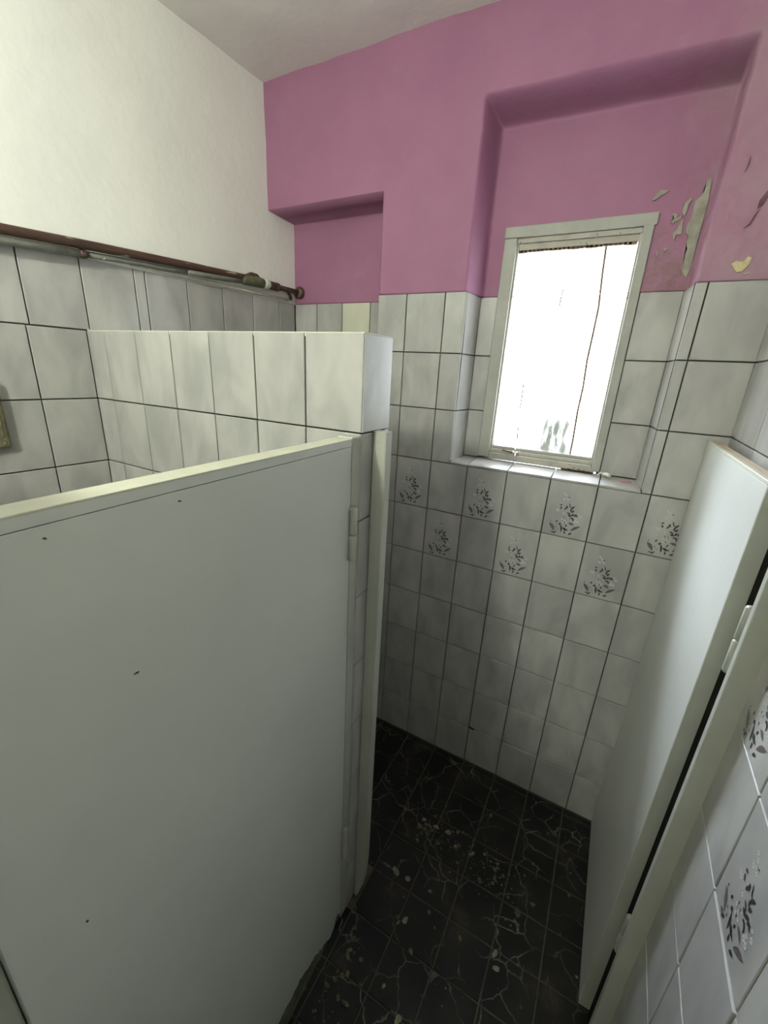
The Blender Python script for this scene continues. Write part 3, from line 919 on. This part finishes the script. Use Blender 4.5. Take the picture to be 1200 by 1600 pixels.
# striker post on the partition end, its foot rotted to a slant
bm = bmesh.new()
a = [(0.291, 0.0), (0.300, 0.0), (0.311, 0.035), (0.321, 0.10), (0.3255, 0.19), (0.3255, 1.594), (0.291, 1.594)]
f = [bm.verts.new((x, -0.709, z)) for x, z in a]
g = [bm.verts.new((x, -0.680, z)) for x, z in a]
bm.faces.new(f); bm.faces.new(list(reversed(g)))
for i in range(len(a)):
    j = (i + 1) % len(a)
    bm.faces.new((f[i], g[i], g[j], f[j]))
bmesh.ops.bevel(bm, geom=[e for e in bm.edges if abs(e.verts[0].co.z - e.verts[1].co.z) > 0.3], offset=0.004, segments=3, profile=0.5, affect='EDGES')
t3 = mesh_obj('trim_3', bm_done(bm, 'trim_3'), M['post'])
tag(t3, 'grey-green post on the partition end, rotted at the foot', kind='structure')
# post on the right wall that carries the open door
bm = bmesh.new()
bm_box(bm, 1.0015, RX(-0.73) + 0.004, -0.731, -0.714, 0.0, 1.60, 0.002)
t4 = mesh_obj('trim_4', bm_done(bm, 'trim_4'), M['post'])
tag(t4, 'grey-green hinge post on the right wall', kind='structure')
box_obj('gap_shade_strip', (1.027, RX(-0.66) + 0.004, -0.7145, -0.606, 0.0, 1.597), M['dark_gap'], t4)  # near-black strip paints in the shade of the gap beside the open door


def hinge(parent, at, length=0.125, r=0.0075, mat=M['post'], name='hinge'):
    """two-knuckle butt hinge, barrel upright; at = middle, in the parent's own frame"""
    bm = bmesh.new()
    x, y, z = at
    h = length / 2
    for s in (-1, 1):
        z0, z1 = (z + 0.0012, z + h) if s > 0 else (z - h, z - 0.0012)
        zs = (z0, z0 + 0.002, z1 - 0.006, z1 - 0.002, z1) if s > 0 else (z0, z0 + 0.002, z0 + 0.006, z1 - 0.002, z1)
        rr = (r * 0.85, r, r, r * 0.8, r * 0.35) if s > 0 else (r * 0.35, r * 0.8, r, r, r * 0.85)
        bm_tube(bm, [(x, y, q) for q in zs], list(rr), 14)
    return mesh_obj(name, bm_done(bm, name, True), mat, parent)


# ------------------------------------------------------------------ closed stall door (left)
# local frame: origin at the hinge foot, x along the door to its free edge, -y is the face seen
d1 = empty('door_1', (0.2885, -0.7905, 0.0), math.radians(-88.4))
tag(d1, 'closed plain grey-white stall door on the left', kind='structure')
W1, H1, D1T = 0.668, 1.585, 0.036
bm = bmesh.new()
# face at y=0 side towards the passage is +y in this frame, so the slab runs from y=-D1T to y=0
low = []
nq = 90
for q in range(nq + 1):
    x = W1 * q / nq
    low.append((x, 0.022 + 0.060 * ss((x - 0.06) / 0.12) * ss((0.60 - x) / 0.3) + 0.020 * noise.noise(Vector((x * 26, 0.2, 0))) + 0.010 * noise.noise(Vector((x * 90, 1.2, 0)))))
f = [bm.verts.new((x, 0.0, z)) for x, z in low] ; g = [bm.verts.new((x, -D1T, z)) for x, z in low]
ft = [bm.verts.new((x, 0.0, H1 - 0.016)) for x, z in low]; gt = [bm.verts.new((x, -D1T, H1 - 0.016)) for x, z in low]
for q in range(nq):
    bm.faces.new((f[q], f[q + 1], ft[q + 1], ft[q])); bm.faces.new((g[q + 1], g[q], gt[q], gt[q + 1]))
    bm.faces.new((f[q + 1], f[q], g[q], g[q + 1])); bm.faces.new((ft[q], ft[q + 1], gt[q + 1], gt[q]))
bm.faces.new((f[0], ft[0], gt[0], g[0])); bm.faces.new((f[-1], g[-1], gt[-1], ft[-1]))
mesh_obj('panel', bm_done(bm, 'panel'), M['door'], d1)
# the foot of the door: paint gone, board swollen and rotted
bm = bmesh.new()
top, bot = [], []
for q in range(nq + 1):
    x = W1 * q / nq
    y = -0.0025 + 0.0035 * noise.noise(Vector((x * 30, 3, 0)))
    zb = 0.004 + 0.020 * max(0.0, noise.noise(Vector((x * 18, 6, 0)))) + 0.03 * ss((0.09 - x) / 0.05)
    top.append((x, y, 0.125)); bot.append((x, y + 0.0025, zb))
ta = [bm.verts.new(p) for p in top]; ba = [bm.verts.new(p) for p in bot]
tb = [bm.verts.new((p[0], -D1T + 0.003, p[2])) for p in top]; bb = [bm.verts.new((p[0], -D1T + 0.003, p[2])) for p in bot]
for q in range(nq):
    bm.faces.new((ba[q], ba[q + 1], ta[q + 1], ta[q])); bm.faces.new((bb[q + 1], bb[q], tb[q], tb[q + 1]))
    bm.faces.new((ba[q + 1], ba[q], bb[q], bb[q + 1])); bm.faces.new((ta[q], ta[q + 1], tb[q + 1], tb[q]))
bm.faces.new((ba[0], ta[0], tb[0], bb[0])); bm.faces.new((ba[-1], bb[-1], tb[-1], ta[-1]))
mesh_obj('rotted_foot', bm_done(bm, 'rotted_foot'), M['rot'], d1)['label'] = 'dirty brown rotted bottom edge'
bm = bmesh.new()
bm_box(bm, 0.0, W1, -D1T - 0.0008, 0.0006, H1 - 0.0152, H1 - 0.002, 0.0008)
mesh_obj('top_strip', bm_done(bm, 'top_strip'), M['door'], d1)
bm = bmesh.new()
bm_box(bm, 0.0, W1, -D1T - 0.001, 0.0008, H1 - 0.0024, H1 + 0.0004, 0.0008)
mesh_obj('lit_top_cap', bm_done(bm, 'lit_top_cap'), M['edge_and_lit_top'], d1)  # yellowish cap puts the lamplight on the door's top into its colour
hinge(d1, (-0.003, 0.0075, 1.374), 0.128, 0.009)
hinge(d1, (-0.003, 0.0075, 0.372), 0.128, 0.009)
for x, z, w, h in ((0.49, 1.357, 0.0045, 0.0018), (0.405, 1.556, 0.004, 0.0016), (0.55, 1.556, 0.0025, 0.002), (0.598, 1.06, 0.0022, 0.003)):
    bm = bmesh.new()
    ring = []
    for q in range(9):
        a = 2 * math.pi * q / 9
        k = 0.7 + 0.5 * noise.noise(Vector((q * 1.7, x * 50, z * 30)))
        ring.append((x + math.cos(a) * w * k + 0.3 * math.sin(a) * w, z + math.sin(a) * h * k))
    f = [bm.verts.new((a, 0.0006, b)) for a, b in ring]
    g = [bm.verts.new((a, -0.0004, b)) for a, b in ring]
    bm.faces.new(f)
    for i in range(9):
        bm.faces.new((f[i], f[(i + 1) % 9], g[(i + 1) % 9], g[i]))
    mesh_obj('scuff', bm_done(bm, 'scuff'), M['scuff'], d1)

# ------------------------------------------------------------------ open stall door (right), swung back along the wall
d2 = empty('door_2', (1.029, -0.601, 0.0), math.radians(90.0))
tag(d2, 'open grey-white stall door swung back against the right wall', kind='structure')
W2_, H2, D2T = 0.594, 1.577, 0.030
bm = bmesh.new()
bm_box(bm, 0.0, W2_, 0.0, D2T, 0.006, H2 - 0.006, 0.0015)
mesh_obj('panel', bm_done(bm, 'panel'), M['door'], d2)
bm = bmesh.new()
bm_box(bm, -0.0006, W2_, D2T - 0.009, D2T + 0.0008, H2 - 0.007, H2 + 0.002, 0.0015)
mesh_obj('top_strip', bm_done(bm, 'top_strip'), M['edge_and_lit_top'], d2)
bm = bmesh.new()
bm_box(bm, -0.0004, W2_, 0.0005, D2T - 0.0092, H2 - 0.0065, H2, 0.001)
mesh_obj('bare_top_edge', bm_done(bm, 'bare_top_edge'), M['raw_wood'], d2)['label'] = 'bare orange-brown chipboard top edge'
bm = bmesh.new()
bm_box(bm, -0.0022, 0.0003, 0.0005, D2T - 0.0005, 0.010, H2 - 0.008, 0.0008)
mesh_obj('edge_strip', bm_done(bm, 'edge_strip'), M['post'], d2)
for z in (1.300, 0.445):
    hinge(d2, (-0.046, 0.006, z), 0.14, 0.0085)

# ------------------------------------------------------------------ pipes along the left wall
def lw(y, off, z): return (LX(y) + off, y, z)


wp = empty('water_pipe', lw(-0.45, 0.030, 2.02))
tag(wp, 'rusty brown water pipe with a grey branch running along the left wall', 'pipe')
WPI = Matrix.Translation(-Vector(lw(-0.45, 0.030, 2.02)))


def wpart(name, pts, rad, mat, n=16):
    o = tube_obj(name, pts, rad, mat, wp, n)
    o.matrix_local = WPI
    return o


wpart('pipe', [lw(y, 0.032, z) for y, z in ((-1.49, 1.992), (-1.2, 1.998), (-0.927, 2.006), (-0.706, 2.018), (-0.422, 2.030), (-0.20, 2.038), (-0.125, 2.041))], 0.0125, M['rust'])
wpart('coupling', [lw(y, 0.031, z) for y, z in ((-0.185, 2.031), (-0.17, 2.032), (-0.095, 2.036), (-0.075, 2.036))], [0.013, 0.0185, 0.0195, 0.018], M['brass'])
wpart('lug', [lw(y, 0.026, z) for y, z in ((-0.155, 2.050), (-0.13, 2.058), (-0.10, 2.057), (-0.080, 2.050))], [0.005, 0.009, 0.009, 0.005], M['iron'], 10)
wpart('tape_collar', [lw(y, 0.031, z) for y, z in ((-0.075, 2.036), (-0.068, 2.036), (-0.048, 2.036), (-0.042, 2.036))], [0.016, 0.020, 0.0195, 0.016], M['ptfe'])
wpart('nut', [lw(y, 0.031, 2.036) for y in (-0.042, -0.038, -0.008, -0.005, -0.004, 0.012, 0.016)], [0.014, 0.0165, 0.0165, 0.0145, 0.0170, 0.0170, 0.012], M['iron'], 8)
wpart('thin_pipe', [lw(0.014, 0.031, 2.036), lw(0.08, 0.032, 2.036), lw(0.165, 0.034, 2.036)], 0.0105, M['iron'])
wpart('wall_flange', [lw(y, 0.034, 2.036) for y in (0.128, 0.134, 0.142, 0.147)], [0.013, 0.024, 0.026, 0.024], M['iron'], 20)
wpart('elbow', [lw(0.075, 0.020, 2.036), lw(0.092, 0.019, 2.026), lw(0.102, 0.017, 2.010), lw(0.104, 0.016, 2.000)], [0.006, 0.008, 0.008, 0.006], M['rust'], 10)

# grey branch pipe that joins the rusty one at the coupling
def gpart(name, pts, rad, mat):
    o = tube_obj(name, pts, rad, mat, wp)
    o.matrix_local = WPI
    if name != 'collar': o['label'] = 'thinner grey painted branch pipe'
    return o


gpart('branch_pipe', [lw(y, 0.024, z) for y, z in ((-1.49, 1.972), (-1.1, 1.977), (-0.932, 1.981), (-0.745, 1.993))], 0.0105, M['grey_pipe'])
gpart('collar', [lw(y, 0.024, z) for y, z in ((-0.752, 1.9925), (-0.747, 1.993), (-0.738, 1.9935), (-0.733, 1.994))], [0.0105, 0.0125, 0.0125, 0.0105], M['iron'])
gpart('branch_pipe', [lw(y, 0.020, z) for y, z in ((-0.735, 1.994), (-0.66, 1.999), (-0.573, 2.004), (-0.48, 2.008), (-0.40, 2.012))], [0.0085, 0.0082, 0.0080, 0.0080, 0.0080], M['grey_pipe'])
gpart('branch_pipe', [lw(y, 0.029, z) for y, z in ((-0.415, 2.011), (-0.33, 2.016), (-0.25, 2.022), (-0.18, 2.028))], [0.008, 0.0105, 0.0115, 0.012], M['grey_pipe'])
tube_obj('plaster_ledge', [lw(y, 0.006, z) for y, z in ((-0.60, 1.999), (-0.45, 1.9985), (-0.30, 1.998), (-0.10, 1.999), (0.095, 1.9990))], 0.0065, M['ptfe'], wall_left)
# ragged paint edge left where an old tile top was broken, beside the partition corner
lp = bmesh.new()
for q in range(9):
    y = -0.745 + 0.018 * q
    bm_box(lp, LX(y) + 0.0005, LX(y) + 0.010 + 0.003 * noise.noise(Vector((q * 2.1, 0, 0))), y - 0.010, y + 0.010, PT - 0.006, PT + 0.004 + 0.003 * noise.noise(Vector((q * 1.3, 4, 0))), 0.001)
mesh_obj('mortar_lump', bm_done(lp, 'mortar_lump'), M['peeled'], wall_left)

# rust-stained metal bracket on the left wall
bk = empty('wall_bracket', (LX(-1.04) , -1.045, 1.469))
tag(bk, 'rust-stained metal bracket on the left tiled wall at the picture edge', 'bracket')
BKI = Matrix.Translation((-LX(-1.04), 1.045, -1.469))
xw = LX(-1.04)
box_obj('plate', (xw + 0.002, xw + 0.012, -1.095, -1.008, 1.478, 1.640), M['rusty_plate'], bk, 0.002).matrix_local = BKI
box_obj('side_rim', (xw + 0.002, xw + 0.020, -1.0085, -1.001, 1.472, 1.646), M['dark_rim'], bk, 0.002).matrix_local = BKI
box_obj('bottom_rim', (xw + 0.002, xw + 0.018, -1.095, -1.0015, 1.469, 1.4785), M['rusty_plate'], bk, 0.002).matrix_local = BKI

# ------------------------------------------------------------------ little things on the sill
sc = empty('plastic_clip', (0.752, 0.085, RB + 0.014))
tag(sc, 'small yellowed white plastic clip at the right end of the window frame', 'clip')
bm = bmesh.new()
bm_tube(bm, [(0.002, 0.012, 0.004), (0.014, 0.002, 0.007), (0.024, -0.010, 0.006)], [0.006, 0.007, 0.006], 8)
mesh_obj('body', bm_done(bm, 'body'), M['white_plastic'], sc)
bm = bmesh.new()
bm_tube(bm, [(0.004, 0.010, 0.004), (-0.006, 0.002, 0.010), (-0.014, -0.008, 0.002)], [0.004, 0.0035, 0.002], 8)
mesh_obj('prong', bm_done(bm, 'prong'), M['white_plastic'], sc)
rs = empty('red_stub', (0.826, 0.050, RB + 0.0135))
rs.rotation_euler = (0.0, 0.0, math.radians(6))
tag(rs, 'faded red stub lying on the right of the window sill', 'stub')
bm = bmesh.new()
bm_tube(bm, [(-0.017, 0, 0), (0.010, 0, 0)], 0.0028, 6)
mesh_obj('body', bm_done(bm, 'body'), M['red'], rs)
bm = bmesh.new()
bm_tube(bm, [(0.010, 0, 0), (0.016, 0, 0)], [0.0028, 0.0006], 6)
mesh_obj('tip', bm_done(bm, 'tip'), M['chip'], rs)


# ------------------------------------------------------------------ chips and rubble on the floor
def chip_bm(bm, c, r, flat_=0.35, seed=0, stretch=1.0, rz=0.0):
    res = bmesh.ops.create_icosphere(bm, subdivisions=1, radius=1.0)
    mt = Matrix.Rotation(rz, 3, 'Z')
    for v in res['verts']:
        k = 1.0 + 0.45 * noise.noise(v.co * 1.7 + Vector((seed * 3.1, seed, 0)))
        p = Vector((v.co.x * stretch, v.co.y, v.co.z * flat_)) * k * r
        p.z = max(p.z, -0.5 * r * flat_)
        v.co = mt @ p + Vector(c)


CHIPS = [(0.476, -0.683, 0.0105, 1.5, 1.2, 'pale plaster chip, the larger of a pair near the rotted post'),
         (0.460, -0.700, 0.005, 1.8, 1.3, 'slim plaster chip beside a larger one near the rotted post'),
         (0.758, -0.616, 0.0105, 1.6, 1.1, 'long pale plaster chip lying on a floor joint mid-passage'),
         (0.772, -0.648, 0.011, 1.3, 0.4, 'jagged plaster chip just before the long chip mid-passage'),
         (0.557, -0.892, 0.011, 1.5, 1.6, 'pale chip on the floor at the bottom edge of the picture'),
         (0.490, -0.854, 0.006, 1.6, 1.4, 'tiny pale sliver on the dark floor near the closed door'),
         (0.990, -0.540, 0.005, 1.2, 0.4, 'tiny white crumb beside the foot of the open door'),
         (0.454, -0.354, 0.010, 1.5, 0.2, 'flat yellowish chip at the far side of the rubble'),
         (0.501, -0.349, 0.012, 1.3, 0.3, 'widest plaster chip at the far side of the rubble'),
         (0.545, -0.382, 0.009, 1.0, 0.9, 'rounded cream chip in the middle of the rubble'),
         (0.612, -0.370, 0.006, 1.3, 2.4, 'small cream chip at the right end of the rubble'),
         (0.400, -0.352, 0.010, 1.2, 0.6, 'dull grey chip at the left end of the rubble'),
         (0.432, -0.572, 0.011, 1.2, 0.4, 'grey chip at the end of the broken joint near the post'),
         (0.385, -0.573, 0.011, 2.0, 2.7, 'curved grey flake along the broken joint near the post')]
for i, (x, y, r, st, rz, lab) in enumerate(CHIPS):
    bm = bmesh.new()
    chip_bm(bm, (0, 0, 0), r * 0.85, 0.30, i + 1, st, rz)
    for v in bm.verts: v.co.x += 0.25 * r * noise.noise(v.co * 160 + Vector((i, 0, 0))); v.co.y += 0.35 * r * noise.noise(v.co * 140 + Vector((0, i, 4)))
    o = mesh_obj('plaster_chip', bm_done(bm, 'plaster_chip'), M['chip'])
    o.location = (x, y, 0.0007 + 0.5 * r * 0.35)
    tag(o, lab, 'chip', 'plaster chips on the floor')
# flake leaning on the foot of the closed door
bm = bmesh.new()
bm_box(bm, -0.009, 0.009, -0.001, 0.001, -0.003, 0.034, 0.0008)
for v in bm.verts: v.co.x *= 0.6 + 0.5 * (0.034 - v.co.z) / 0.034
o = mesh_obj('paint_flake', bm_done(bm, 'paint_flake'), M['chip'])
o.matrix_world = Matrix.Translation((0.300, -0.805, 0.003)) @ Matrix.Rotation(math.radians(90), 4, 'Z') @ Matrix.Rotation(math.radians(10), 4, 'X')
tag(o, 'pale paint flake leaning against the foot of the closed door', 'flake')

bm = bmesh.new()
rg = random.Random(5)
for i in range(300):
    t = rg.random()
    cx, cy = 0.37 + 0.40 * t + rg.gauss(0, 0.03), -0.36 - 0.05 * t + rg.gauss(0, 0.035)
    if rg.random() < 0.22:
        cx, cy = rg.uniform(0.36, 0.98), rg.uniform(-1.0, -0.05)
    if rg.random() < 0.18:
        cx, cy = 0.34 + abs(rg.gauss(0, 0.03)), rg.uniform(-1.15, -0.80)
    r = rg.choice((0.0012, 0.0015, 0.002, 0.0025, 0.0035, 0.0065))
    chip_bm(bm, (cx, cy, 0.0005 + 0.25 * r), r, 0.5, i, rg.uniform(1, 1.8), rg.uniform(0, 3))
rub = mesh_obj('rubble', bm_done(bm, 'rubble'), M['rubble'])
tag(rub, 'scattered dusty crumbs of rubble over the dark floor tiles', 'rubble', kind='stuff')
